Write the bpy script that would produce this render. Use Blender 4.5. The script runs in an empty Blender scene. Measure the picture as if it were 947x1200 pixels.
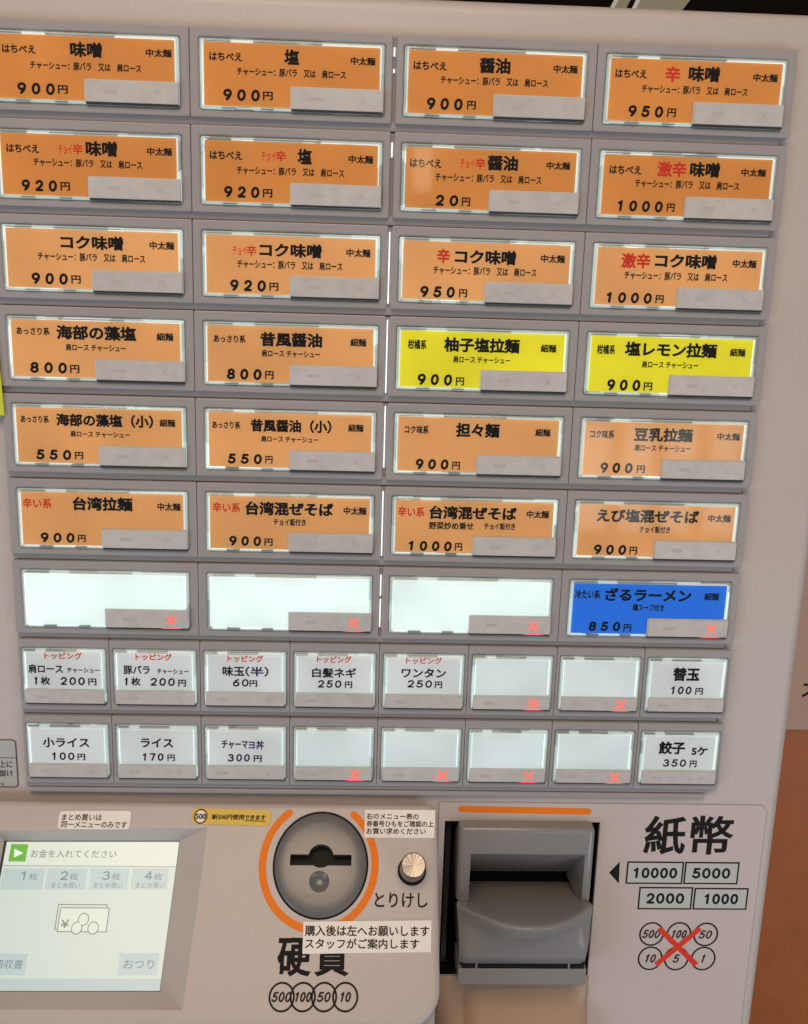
import bpy, bmesh, math, random
from mathutils import Vector, Matrix
random.seed(7)
S = bpy.context.scene
COL = S.collection

# ------------------------------------------------------------------ units
# The machine is measured in millimetres on its button panel: u right, v up, w out of the panel.
# World: X = u, Y = -w, Z = v + 1500 (metres).
def wd(u, v, w=0.0):
    return Vector((u/1000.0, -w/1000.0, 1.5 + v/1000.0))

# ------------------------------------------------------------------ camera
F_PX, PW, PH = 1187.917, 947.0, 1200.0
RR = ((0.99897892, 0.02999955, 0.03378078), (0.02149966, -0.97329414, 0.2285526), (0.03973511, -0.22759295, -0.97294531))
CC = (184.92275704, -109.41645118, 534.34567041)
cam = bpy.data.cameras.new('camera')
cam.sensor_fit = 'VERTICAL'; cam.sensor_height = 24.0; cam.lens = F_PX/PH*24.0
cam.clip_start = 0.01; cam.clip_end = 50
cam_o = bpy.data.objects.new('camera', cam); COL.objects.link(cam_o)
def axis(r): return Vector((r[0], -r[2], r[1]))
xa, ya, za = axis(RR[0]), -axis(RR[1]), -axis(RR[2])
cam_o.matrix_world = Matrix.Translation(wd(*CC)) @ Matrix((xa, ya, za)).transposed().to_4x4()
S.camera = cam_o

# ------------------------------------------------------------------ world, lamps, exposure
wld = bpy.data.worlds.new('World'); S.world = wld; wld.use_nodes = True
bg = wld.node_tree.nodes['Background']
bg.inputs[0].default_value = (1.0, 0.95, 0.92, 1); bg.inputs[1].default_value = 0.24
S.view_settings.view_transform = 'Standard'; S.view_settings.look = 'None'
S.view_settings.exposure = 0.08; S.view_settings.gamma = 1.0
def area(name, loc, target, sx, sy, power, color):
    l = bpy.data.lights.new(name, 'AREA'); l.shape = 'RECTANGLE'; l.size = sx; l.size_y = sy
    l.energy = power; l.color = color
    o = bpy.data.objects.new(name, l); COL.objects.link(o)
    a, b = wd(*loc), wd(*target)
    o.location = a; o.rotation_euler = (b-a).to_track_quat('-Z', 'Y').to_euler()
    return o
area('ceiling_lamp', (60, 960, 1150), (190, -150, 0), 1.0, 0.7, 13.5, (1.0, 0.71, 0.49))
area('added_left_cool_light', (-1250, -900, 1300), (120, -360, 0), 0.8, 1.0, 8.5, (0.74, 0.86, 1.0))  # unseen soft light, added to cool and lift the lower left
area('added_right_cool_light', (1500, -1000, 1300), (250, -400, 0), 0.9, 0.9, 6.5, (0.84, 0.90, 1.0))  # second unseen cool light, added to lift the lower right
area('shop_lamp', (254, 30, 900), (190, -60, 0), 0.024, 0.057, 0.017, (1.0, 0.85, 0.62))
for k in range(4):                       # daylight through the slats of a window behind the photographer
    area('window_light', (770+k*112, -600, 2000), (320, -230, 0), 0.07, 0.27, 0.17, (1.0, 0.97, 0.93))

# ------------------------------------------------------------------ plane helpers (panel, console)
def ray(px, py):
    c = ((px-PW/2)/F_PX, (py-PH/2)/F_PX, 1.0)
    return [sum(RR[i][j]*c[i] for i in range(3)) for j in range(3)]
def on_panel(px, py, w=0.0):
    d = ray(px, py); s = (w-CC[2])/d[2]
    return CC[0]+s*d[0], CC[1]+s*d[1]
TH = math.radians(42); CV, CW = -406.0, 4.0           # the console leans 42 degrees out of the panel
DN = (0, -math.cos(TH), math.sin(TH)); NN = (0, math.sin(TH), math.cos(TH))
def con(a, b, h=0.0):                                 # a right, b down the slope, h off the slope
    return (a, CV + b*DN[1] + h*NN[1], CW + b*DN[2] + h*NN[2])
def on_console(px, py, h=0.0):
    d = ray(px, py); o = con(0, 0, h)
    s = sum((o[i]-CC[i])*NN[i] for i in range(3))/sum(d[i]*NN[i] for i in range(3))
    p = [CC[i]+s*d[i] for i in range(3)]
    return p[0], (p[1]-o[1])*DN[1]+(p[2]-o[2])*DN[2]

# ------------------------------------------------------------------ materials
def mat(name, col, rough=0.5, var=0.0, vscale=300, bump=0.0, bscale=1500, metal=0.0, emit=None, es=0.0, spec=0.5):
    m = bpy.data.materials.new(name); m.use_nodes = True
    nt = m.node_tree; p = nt.nodes['Principled BSDF']
    p.inputs['Base Color'].default_value = (*col, 1); p.inputs['Roughness'].default_value = rough
    p.inputs['Metallic'].default_value = metal; p.inputs['Specular IOR Level'].default_value = spec
    if emit:
        p.inputs['Emission Color'].default_value = (*emit, 1); p.inputs['Emission Strength'].default_value = es
    geo = nt.nodes.new('ShaderNodeNewGeometry')
    if var:
        n = nt.nodes.new('ShaderNodeTexNoise'); n.inputs['Scale'].default_value = vscale; n.inputs['Detail'].default_value = 6
        nt.links.new(geo.outputs['Position'], n.inputs['Vector'])
        n2 = nt.nodes.new('ShaderNodeTexNoise'); n2.inputs['Scale'].default_value = 14; n2.inputs['Detail'].default_value = 3
        nt.links.new(geo.outputs['Position'], n2.inputs['Vector'])
        ad = nt.nodes.new('ShaderNodeMath'); ad.operation = 'ADD'
        nt.links.new(n.outputs['Fac'], ad.inputs[0]); nt.links.new(n2.outputs['Fac'], ad.inputs[1])
        mr = nt.nodes.new('ShaderNodeMapRange'); mr.inputs[1].default_value = 0.6; mr.inputs[2].default_value = 1.4
        mr.inputs[3].default_value = 1-var; mr.inputs[4].default_value = 1+var
        nt.links.new(ad.outputs[0], mr.inputs[0])
        mx = nt.nodes.new('ShaderNodeVectorMath'); mx.operation = 'SCALE'; mx.inputs[0].default_value = col
        nt.links.new(mr.outputs[0], mx.inputs['Scale'])
        nt.links.new(mx.outputs[0], p.inputs['Base Color'])
        rr = nt.nodes.new('ShaderNodeMapRange'); rr.inputs[3].default_value = max(0, rough-0.08); rr.inputs[4].default_value = rough+0.08
        nt.links.new(n2.outputs['Fac'], rr.inputs[0]); nt.links.new(rr.outputs[0], p.inputs['Roughness'])
    if bump:
        n = nt.nodes.new('ShaderNodeTexNoise'); n.inputs['Scale'].default_value = bscale; n.inputs['Detail'].default_value = 3
        nt.links.new(geo.outputs['Position'], n.inputs['Vector'])
        b = nt.nodes.new('ShaderNodeBump'); b.inputs['Strength'].default_value = bump; b.inputs['Distance'].default_value = 0.0002
        nt.links.new(n.outputs['Fac'], b.inputs['Height']); nt.links.new(b.outputs[0], p.inputs['Normal'])
    return m

M = {}
M['body'] = mat('cream_plastic', (0.505, 0.465, 0.445), 0.42, 0.05, 900, 0.25, 1800)
M['bezel'] = mat('grey_plastic', (0.335, 0.322, 0.328), 0.38, 0.05, 900, 0.2, 1800)
M['rail'] = mat('grey_rail_plastic', (0.34, 0.33, 0.345), 0.40, 0.05, 900, 0.2, 1800)
M['plate'] = mat('bill_panel_sheet', (0.56, 0.49, 0.475), 0.40, 0.04, 900, 0.15, 1800)
M['dark'] = mat('black_plastic', (0.010, 0.010, 0.012), 0.5, spec=0.15)
M['seam'] = mat('dark_joint', (0.03, 0.028, 0.028), 0.6)
M['ink'] = mat('black_ink', (0.010, 0.009, 0.010), 0.6, spec=0.15)
M['faint'] = mat('unlit_window_grey', (0.475, 0.455, 0.445), 0.45)
M['inkblue'] = mat('blue_ink', (0.02, 0.03, 0.16), 0.5)
M['inkred'] = mat('red_ink', (0.62, 0.05, 0.02), 0.6, spec=0.15, emit=(0.62, 0.045, 0.02), es=0.30)
M['inkgrey'] = mat('faded_ink', (0.05, 0.07, 0.12), 0.5)
M['status'] = mat('status_plate_grey', (0.53, 0.525, 0.52), 0.34, 0.13, 190, 0.3, 900)
M['orange'] = mat('orange_print', (0.86, 0.21, 0.010), 0.5, spec=0.2)
M['redx'] = mat('red_print', (0.72, 0.045, 0.02), 0.5, spec=0.2)
M['grey'] = mat('acceptor_grey', (0.245, 0.243, 0.243), 0.16, 0.05, 900, 0.2, 1800)
M['coin'] = mat('coin_bezel_grey', (0.14, 0.144, 0.146), 0.2, 0.06, 900, 0.3, 1600)
M['paper'] = mat('paper', (0.90, 0.88, 0.85), 0.7, 0.03, 600)
M['yellow'] = mat('yellow_sticker', (0.72, 0.50, 0.07), 0.5, 0.03, 400)
M['lime'] = mat('yellow_notice_paper', (0.62, 0.66, 0.04), 0.6, 0.04, 400)
M['pale'] = mat('pale_label', (0.42, 0.45, 0.43), 0.4, 0.02, 400)
M['note_fill'] = mat('pale_banknote_print', (0.50, 0.53, 0.51), 0.45)
M['wood'] = mat('brown_wood_panel', (0.42, 0.115, 0.016), 0.5, 0.12, 60, 0.3, 300)
M['wallpaper'] = mat('poster_paper', (0.55, 0.38, 0.29), 0.7, 0.04, 200)
M['black_wall'] = mat('dark_wall', (0.006, 0.004, 0.003), 0.8, spec=0.05)
M['sheet'] = mat('grey_green_sheet', (0.27, 0.28, 0.21), 0.6, 0.05, 200)
M['white_edge'] = mat('white_sheet_edge', (0.62, 0.66, 0.62), 0.5)
M['beige'] = mat('warm_beige_plastic', (0.43, 0.30, 0.20), 0.35, 0.05, 900, 0.2, 1800)
M['metal'] = mat('brushed_steel', (0.25, 0.24, 0.225), 0.30, 0.0, metal=1.0)
def anis(m):
    nt = m.node_tree; p = nt.nodes['Principled BSDF']; p.inputs['Anisotropic'].default_value = 0.8
    t = nt.nodes.new('ShaderNodeTangent'); t.direction_type = 'RADIAL'; t.axis = 'Z'
    nt.links.new(t.outputs[0], p.inputs['Tangent'])
anis(M['metal'])
# back-lit paper cards: paper that lets the machine's own backlight through
def card(name, col, es):
    return mat(name, col, 0.6, 0.03, 900, emit=col, es=es)
M['card_orange_dim'] = card('orange_card_dim', (0.66, 0.275, 0.060), 0.40)  # same orange card, with the top rows' weaker light put into its colour
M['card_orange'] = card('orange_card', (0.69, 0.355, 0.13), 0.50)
M['card_yellow'] = card('yellow_card', (0.72, 0.66, 0.02), 0.55)
M['card_blue'] = card('blue_card', (0.012, 0.155, 0.64), 0.62)
M['card_white'] = card('white_card', (0.74, 0.78, 0.77), 0.38)
M['card_blank'] = card('lit_blank_card', (0.76, 0.87, 0.85), 0.62)
M['card_blank_small'] = card('lit_small_blank_card', (0.72, 0.80, 0.80), 0.45)
M['lamp'] = mat('backlight_gap', (0.8, 0.85, 0.85), 0.5, emit=(0.95, 1.0, 1.0), es=0.72)
M['red_led'] = mat('red_led', (0.6, 0.08, 0.06), 0.5, emit=(1.0, 0.17, 0.13), es=0.8)
M['red_glow'] = mat('red_spill_glow', (0.5, 0.05, 0.05), 0.4, emit=(1.0, 0.05, 0.04), es=1.6)  # red light spilling below the cross, put in as a glowing strip
# screen
def scr(name, col, es): return mat(name, tuple(c*0.3 for c in col), 0.25, emit=col, es=es)
M['scr_bg'] = scr('screen_background', (0.60, 0.70, 0.64), 0.74)
M['scr_head'] = scr('screen_header', (0.68, 0.75, 0.66), 0.76)
M['scr_btn'] = scr('screen_button', (0.49, 0.62, 0.62), 0.70)
M['scr_line'] = scr('screen_line', (0.30, 0.36, 0.34), 0.6)
M['scr_txt'] = scr('screen_text', (0.20, 0.30, 0.36), 0.6)
M['scr_txt2'] = scr('screen_dark_text', (0.22, 0.26, 0.22), 0.6)
M['scr_green'] = scr('screen_green', (0.12, 0.42, 0.04), 0.8)
M['scr_white'] = scr('screen_white', (0.8, 0.85, 0.75), 0.8)

def clear_pane():
    m = bpy.data.materials.new('clear_acrylic_front'); m.use_nodes = True; nt = m.node_tree
    nt.nodes.remove(nt.nodes['Principled BSDF']); out = nt.nodes['Material Output']
    fr = nt.nodes.new('ShaderNodeFresnel'); fr.inputs[0].default_value = 1.5
    tr = nt.nodes.new('ShaderNodeBsdfTransparent'); gl = nt.nodes.new('ShaderNodeBsdfGlossy'); gl.inputs['Roughness'].default_value = 0.055
    mx = nt.nodes.new('ShaderNodeMixShader')
    nt.links.new(fr.outputs[0], mx.inputs[0]); nt.links.new(tr.outputs[0], mx.inputs[1]); nt.links.new(gl.outputs[0], mx.inputs[2])
    nt.links.new(mx.outputs[0], out.inputs[0])
    return m
M['pane'] = clear_pane()
def glow_var(m):                          # the lamps behind a diffuser are not perfectly even
    nt = m.node_tree; p = nt.nodes['Principled BSDF']; geo = nt.nodes.new('ShaderNodeNewGeometry')
    n = nt.nodes.new('ShaderNodeTexNoise'); n.inputs['Scale'].default_value = 22; n.inputs['Detail'].default_value = 1
    nt.links.new(geo.outputs['Position'], n.inputs['Vector'])
    r = nt.nodes.new('ShaderNodeMapRange'); b = p.inputs['Emission Strength'].default_value
    r.inputs[1].default_value = 0.3; r.inputs[2].default_value = 0.7; r.inputs[3].default_value = b*0.86; r.inputs[4].default_value = b*1.12
    nt.links.new(n.outputs['Fac'], r.inputs[0]); nt.links.new(r.outputs[0], p.inputs['Emission Strength'])
for k_ in ('card_blank', 'card_blank_small', 'card_white', 'card_orange', 'card_orange_dim', 'card_yellow'): glow_var(M[k_])
def acrylic_edge():
    m = mat('clear_acrylic_edge', (0.44, 0.50, 0.48), 0.06, spec=1.0); nt = m.node_tree
    p = nt.nodes['Principled BSDF']; out = nt.nodes['Material Output']
    tr = nt.nodes.new('ShaderNodeBsdfTransparent'); tr.inputs[0].default_value = (0.92, 0.97, 0.96, 1)
    mx = nt.nodes.new('ShaderNodeMixShader'); mx.inputs[0].default_value = 0.5
    nt.links.new(tr.outputs[0], mx.inputs[1]); nt.links.new(p.outputs[0], mx.inputs[2]); nt.links.new(mx.outputs[0], out.inputs[0])
    return m
M['edge'] = acrylic_edge()
def leak():                               # leaking backlight painted round the card as brighter and darker lengths
    m = mat('painted_leak_glow', (0.42, 0.48, 0.46), 0.3, emit=(0.86, 1.0, 0.97), es=0.4); nt = m.node_tree
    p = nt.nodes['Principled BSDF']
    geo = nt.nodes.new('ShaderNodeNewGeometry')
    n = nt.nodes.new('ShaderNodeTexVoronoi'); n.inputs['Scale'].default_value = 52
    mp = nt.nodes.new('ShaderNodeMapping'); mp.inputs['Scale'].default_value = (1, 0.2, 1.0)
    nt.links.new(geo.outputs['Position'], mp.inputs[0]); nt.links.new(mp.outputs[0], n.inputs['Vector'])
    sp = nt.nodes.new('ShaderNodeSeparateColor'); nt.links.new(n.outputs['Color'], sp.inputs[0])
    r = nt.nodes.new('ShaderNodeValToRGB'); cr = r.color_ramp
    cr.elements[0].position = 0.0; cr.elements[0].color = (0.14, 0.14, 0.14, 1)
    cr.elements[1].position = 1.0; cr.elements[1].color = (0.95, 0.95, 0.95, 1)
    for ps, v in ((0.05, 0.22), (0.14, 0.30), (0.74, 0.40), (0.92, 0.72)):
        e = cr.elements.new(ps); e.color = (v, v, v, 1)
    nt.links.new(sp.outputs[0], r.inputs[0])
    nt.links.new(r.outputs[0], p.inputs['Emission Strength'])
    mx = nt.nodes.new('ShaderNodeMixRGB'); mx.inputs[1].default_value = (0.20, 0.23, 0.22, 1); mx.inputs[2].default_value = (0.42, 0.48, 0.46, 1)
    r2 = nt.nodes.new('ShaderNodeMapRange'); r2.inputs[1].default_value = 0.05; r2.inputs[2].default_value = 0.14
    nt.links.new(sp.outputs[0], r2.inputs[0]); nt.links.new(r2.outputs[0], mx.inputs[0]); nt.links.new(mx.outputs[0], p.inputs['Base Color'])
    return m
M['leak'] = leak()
M['rim_glint'] = mat('painted_rim_glint', (0.6, 0.66, 0.65), 0.25, emit=(0.92, 1.0, 0.98), es=0.55)  # glint on the cap rim, put in as a pale glowing bar
M['rim_shade'] = mat('painted_rim_shade', (0.20, 0.22, 0.21), 0.3)  # shaded line in the cap rim, put in as dark colour

# ------------------------------------------------------------------ mesh builder
class MB:
    """collects faces in (u, v, w) millimetres relative to an origin"""
    def __init__(s): s.bm = bmesh.new(); s.mats = []
    def mi(s, m):
        if m not in s.mats: s.mats.append(m)
        return s.mats.index(m)
    def face(s, pts, m, smooth=False):
        try: f = s.bm.faces.new([s.bm.verts.new(p) for p in pts])
        except ValueError: return None
        f.material_index = s.mi(m); f.smooth = smooth
        return f
    def box(s, u0, u1, v0, v1, w0, w1, m, bev=0.0, seg=2, only=None):
        i = s.mi(m)
        c = [(u, v, w) for w in (w0, w1) for v in (v0, v1) for u in (u0, u1)]
        vs = [s.bm.verts.new(p) for p in c]
        fs = []
        for q in ((0, 2, 3, 1), (4, 5, 7, 6), (0, 1, 5, 4), (2, 6, 7, 3), (0, 4, 6, 2), (1, 3, 7, 5)):
            f = s.bm.faces.new([vs[k] for k in q]); f.material_index = i; fs.append(f)
        if bev:
            es = set(e for f in fs for e in f.edges)
            if only: es = [e for e in es if only(e)]
            r = bmesh.ops.bevel(s.bm, geom=list(es), offset=bev, segments=seg, affect='EDGES', profile=0.5, clamp_overlap=True)
            for f in r['faces']: f.material_index = i; f.smooth = seg > 1
    def prism(s, poly, h0, h1, m, fn=None, smooth=False, cap_back=True):
        """poly: 2-D outline (counter-clockwise), extruded from h0 to h1; fn maps (a, b, h) to (u, v, w)"""
        fn = fn or (lambda a, b, h: (a, b, h)); i = s.mi(m)
        lo = [s.bm.verts.new(fn(a, b, h0)) for a, b in poly]; hi = [s.bm.verts.new(fn(a, b, h1)) for a, b in poly]
        f = s.bm.faces.new(hi); f.material_index = i
        if cap_back: f = s.bm.faces.new(lo[::-1]); f.material_index = i
        n = len(poly)
        for k in range(n):
            f = s.bm.faces.new((lo[k], lo[(k+1) % n], hi[(k+1) % n], hi[k])); f.material_index = i; f.smooth = smooth
    def strip(s, path, width, h, m, fn=None, closed=False, caps=True, thick=0.12):
        """flat printed stroke with round ends, 'thick' high"""
        fn = fn or (lambda a, b, h: (a, b, h))
        n = len(path); L = []; Rr = []
        for k in range(n):
            if closed: p0, p1 = path[k-1], path[(k+1) % n]
            else: p0, p1 = path[max(0, k-1)], path[min(n-1, k+1)]
            d = Vector((p1[0]-p0[0], p1[1]-p0[1])).normalized(); nn = Vector((-d.y, d.x))*width/2
            L.append((path[k][0]+nn.x, path[k][1]+nn.y)); Rr.append((path[k][0]-nn.x, path[k][1]-nn.y))
        if closed:
            for k in range(n):
                j = (k+1) % n
                s.face([fn(*p, h) for p in (L[k], L[j], Rr[j], Rr[k])], m)
            return
        poly = list(L)
        def cap(c, a, b):
            r = Vector((a[0]-c[0], a[1]-c[1])); o = []
            for k in range(1, 7):
                t = -math.pi*k/7; o.append((c[0]+r.x*math.cos(t)-r.y*math.sin(t), c[1]+r.x*math.sin(t)+r.y*math.cos(t)))
            return o
        if caps: poly += cap(path[-1], L[-1], Rr[-1])
        poly += Rr[::-1]
        if caps: poly += cap(path[0], Rr[0], L[0])
        for k in range(n-1): s.face([fn(*p, h) for p in (L[k], L[k+1], Rr[k+1], Rr[k])], m)
        if caps:
            s.face([fn(*p, h) for p in [L[-1]] + cap(path[-1], L[-1], Rr[-1]) + [Rr[-1]]], m)
            s.face([fn(*p, h) for p in [Rr[0]] + cap(path[0], Rr[0], L[0]) + [L[0]]], m)
    def grid(s, rows, m, smooth=True, flip=False):
        i = s.mi(m); V = [[s.bm.verts.new(p) for p in r] for r in rows]
        for a in range(len(V)-1):
            for b in range(len(V[0])-1):
                q = (V[a][b], V[a+1][b], V[a+1][b+1], V[a][b+1])
                f = s.bm.faces.new(q[::-1] if flip else q); f.material_index = i; f.smooth = smooth
    def text(s, body, cx, cy, w, h, z, m, fn=None, bold=0.02, shear=0.0, space=1.0, thick=0.14):
        fn = fn or (lambda a, b, h: (a, b, h)); i = s.mi(m)
        vs, fs = glyphs(body, bold, shear, space)
        V = [s.bm.verts.new(fn(cx+(x-0.5)*w, cy+(y-0.5)*h, z+t*thick)) for x, y, t in vs]
        for f in fs:
            try: g = s.bm.faces.new([V[k] for k in f]); g.material_index = i
            except ValueError: pass
    def num(s, body, x0, x1, cy, h, z, m, fn=None, stroke=0.19, gap=0.34, slant=0.06):
        """numerals drawn as round strokes, evenly spaced between x0 and x1"""
        n = len(body); cw = (x1-x0)/(n+(n-1)*gap) if n > 1 else (x1-x0); t = stroke*h
        for q, ch in enumerate(body):
            bx = x0+q*cw*(1+gap); wdt = max(cw-t, 0.05); 
            for j, (path, cl) in enumerate(DIG[ch]):
                P = [(bx+t/2+px*wdt+(py-0.5)*h*slant, cy-h/2+t/2+py*(h-t)) for px, py in path]
                s.strip(P, t, z+0.012*j+0.004*q, m, fn, closed=cl)
    def mesh(s, name, fix=False):
        me = bpy.data.meshes.new(name)
        if fix: bmesh.ops.recalc_face_normals(s.bm, faces=s.bm.faces)
        for v in s.bm.verts: v.co = Vector((v.co.x/1000, -v.co.z/1000, v.co.y/1000))
        s.bm.to_mesh(me); s.bm.free()
        for m in s.mats: me.materials.append(m)
        return me

def _arc(cx, cy, rx, ry, a0, a1, n=14): return [(cx+rx*math.cos(math.radians(a0+(a1-a0)*k/n)), cy+ry*math.sin(math.radians(a0+(a1-a0)*k/n))) for k in range(n+1)]
DIG = {'0': [(_arc(.5, .5, .5, .5, 0, 348, 29), True)],
       '1': [([(.62, 1), (.60, .5), (.58, 0)], False), ([(.2, .80), (.45, .88), (.62, 1)], False)],
       '2': [(_arc(.5, .70, .46, .30, 165, -25)+[(.55, .28), (.06, .02)], False), ([(.06, .01), (.5, 0), (1, 0)], False)],
       '3': [(_arc(.45, .75, .42, .25, 150, -85), False), (_arc(.45, .26, .52, .26, 88, -155), False)],
       '4': [([(.74, 1), (.74, .5), (.74, 0)], False), ([(.74, 1), (.38, .65), (.02, .28)], False), ([(.02, .27), (.5, .27), (1, .27)], False)],
       '5': [([(.92, 1), (.6, 1), (.22, 1)], False), ([(.22, 1), (.18, .78), (.12, .54)], False), (_arc(.46, .31, .52, .31, 132, -155), False)],
       '6': [(_arc(.5, .29, .5, .29, 0, 345, 23), True), ([(.86, 1), (.55, .9), (.22, .68), (.04, .40), (.0, .29)], False)],
       '7': [([(.0, 1), (.5, 1), (1, 1)], False), ([(1, 1), (.7, .62), (.42, 0)], False)],
       '8': [(_arc(.5, .76, .42, .24, 0, 345, 23), True), (_arc(.5, .26, .5, .26, 0, 345, 23), True)],
       '9': [(_arc(.5, .70, .5, .30, 0, 345, 23), True), ([(1, .70), (.96, .52), (.80, .26), (.45, 0)], False)]}
_gc = {}
def glyphs(body, bold, shear, space):
    k = (body, bold, shear, space)
    if k in _gc: return _gc[k]
    c = bpy.data.curves.new('lettering', 'FONT'); c.body = body; c.bevel_depth = bold; c.bevel_resolution = 1 if bold > 0.03 else 0
    c.shear = shear; c.fill_mode = 'FRONT'; c.resolution_u = 3; c.space_character = space
    o = bpy.data.objects.new('lettering', c); COL.objects.link(o); bpy.context.view_layer.update()
    me = bpy.data.meshes.new_from_object(o.evaluated_get(bpy.context.evaluated_depsgraph_get()))
    bpy.data.objects.remove(o); bpy.data.curves.remove(c)
    xs = [v.co.x for v in me.vertices]; ys = [v.co.y for v in me.vertices]
    x0, x1, y0, y1 = min(xs), max(xs), min(ys), max(ys); zt = max(bold, 1e-3)
    vs = [((v.co.x-x0)/(x1-x0), (v.co.y-y0)/(y1-y0), (v.co.z/zt+1)*0.5) for v in me.vertices]
    fs = [tuple(p.vertices) for p in me.polygons]
    bpy.data.meshes.remove(me)
    _gc[k] = (vs, fs); return _gc[k]

def cut(me, cutters):
    """boolean difference, evaluated into a plain mesh"""
    o = bpy.data.objects.new('solid', me); COL.objects.link(o); tmp = []
    for c in cutters:
        t = bpy.data.objects.new('cutter', c); COL.objects.link(t); tmp.append(t)
        md = o.modifiers.new('cut', 'BOOLEAN'); md.operation = 'DIFFERENCE'; md.solver = 'EXACT'; md.object = t
    bpy.context.view_layer.update()
    r = bpy.data.meshes.new_from_object(o.evaluated_get(bpy.context.evaluated_depsgraph_get()))
    for t in tmp: bpy.data.objects.remove(t)
    bpy.data.objects.remove(o)
    r.set_sharp_from_angle(angle=math.radians(28))
    return r

WL = {}
def link(name, data, parent=None, org=(0, 0, 0), label=None, cat=None, group=None, kind=None):
    o = bpy.data.objects.new(name, data); COL.objects.link(o)
    loc = wd(*org); WL[o.name] = loc
    if parent: o.parent = parent; o.location = loc - WL[parent.name]
    else: o.location = loc
    if label: o['label'] = label
    if cat: o['category'] = cat
    if group: o['group'] = group
    if kind: o['kind'] = kind
    return o

def rrect(a0, a1, b0, b1, r, n=5):
    o = []
    rs = r if isinstance(r, (list, tuple)) else [r]*4
    for (ca, cb, t0, q) in ((a1, b1, 0, 0), (a0, b1, 90, 1), (a0, b0, 180, 2), (a1, b0, 270, 3)):
        rr = max(rs[q], 0.01); sx = -1 if ca == a1 else 1; sy = -1 if cb == b1 else 1
        for k in range(n+1):
            t = math.radians(t0+90*k/n); o.append((ca+sx*rr+rr*math.cos(t), cb+sy*rr+rr*math.sin(t)))
    return o
def ell(ca, cb, ra, rb, n=48): return [(ca+ra*math.cos(2*math.pi*k/n), cb+rb*math.sin(2*math.pi*k/n)) for k in range(n)]
def cflip(a, b, h): return con(a, -b, h)            # console with b pointing up the slope (keeps outlines counter-clockwise)

# ================================================================== TICKET MACHINE
machine = link('ticket_machine', None, None, (186, -1500, -150),
               'cream ticket vending machine with rows of orange backlit menu buttons, touch screen and bill slot', 'ticket machine')

# ------------------------------------------------------------------ cabinet, with the opening for the bill unit
RP, WW, WH, SW, SX = 45.127, 90.64, 32.93, 46.0, -2.34
FRONT = -5.0
bx0, by1 = on_panel(521.5, 962, FRONT); bx1, _ = on_panel(703, 962, FRONT); _, by0 = on_panel(600, 1142, FRONT)
cab = MB(); cab.box(-70, 436.5, -1500, 23.5, -330, FRONT, M['body'], 7.0, 5)
hole = MB(); hole.box(bx0, bx1, by0, by1, -70, 60, M['dark'])
cab_me = cut(cab.mesh('cabinet'), [hole.mesh('hole')])
link('cabinet', cab_me, machine)

# ------------------------------------------------------------------ rails behind each row of buttons
for r in range(9):
    top = -r*RP + 5.0; e = 395.0 - 0.0
    mb = MB()
    mb.box(-4.5, 391.5, top-45.0, top-0.6, FRONT+0.05, -2.6, M['rail'], 0.5, 2)
    if r == 8: mb.box(-3.5, 389.0, top-48.2, top-45.2, FRONT+0.05, -1.6, M['rail'], 0.6, 2)
    link('row_rail', mb.mesh('row_rail'), machine)

# ------------------------------------------------------------------ the buttons
def ring_face(mb, o, i, w, m):
    (a0, a1, b0, b1), (c0, c1, d0, d1) = o, i
    P = [(a0, b0, w), (a1, b0, w), (a1, b1, w), (a0, b1, w)]; Q = [(c0, d0, w), (c1, d0, w), (c1, d1, w), (c0, d1, w)]
    for k in range(4): mb.face([P[k], P[(k+1) % 4], Q[(k+1) % 4], Q[k]], m)
def bezel_mesh(o, i):
    """frame with an opening, rounded outer edges and a shallow inner chamfer"""
    mb = MB(); m = M['bezel']; k = mb.mi(m)
    def loop(r, w, rad):
        return [mb.bm.verts.new((a, b, w)) for a, b in rrect(r[0], r[1], r[2], r[3], rad, 3)]
    sh = lambda r, d: (r[0]+d, r[1]-d, r[2]+d, r[3]-d)
    loops = [loop(o, -2.8, 0.8), loop(o, -0.55, 0.8), loop(sh(o, .16), -0.16, 0.8), loop(sh(o, .55), 0, 0.7),
             loop(sh(i, -.9), 0, 1.3), loop(sh(i, -.35), -0.25, 1.0), loop(i, -0.7, 0.9), loop(i, -2.8, 0.9)]
    for a, b in zip(loops, loops[1:]):
        n = len(a)
        for q in range(n):
            f = mb.bm.faces.new((a[q], a[(q+1) % n], b[(q+1) % n], b[q])); f.material_index = k; f.smooth = False
    return mb.mesh('menu_button', True)
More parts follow.
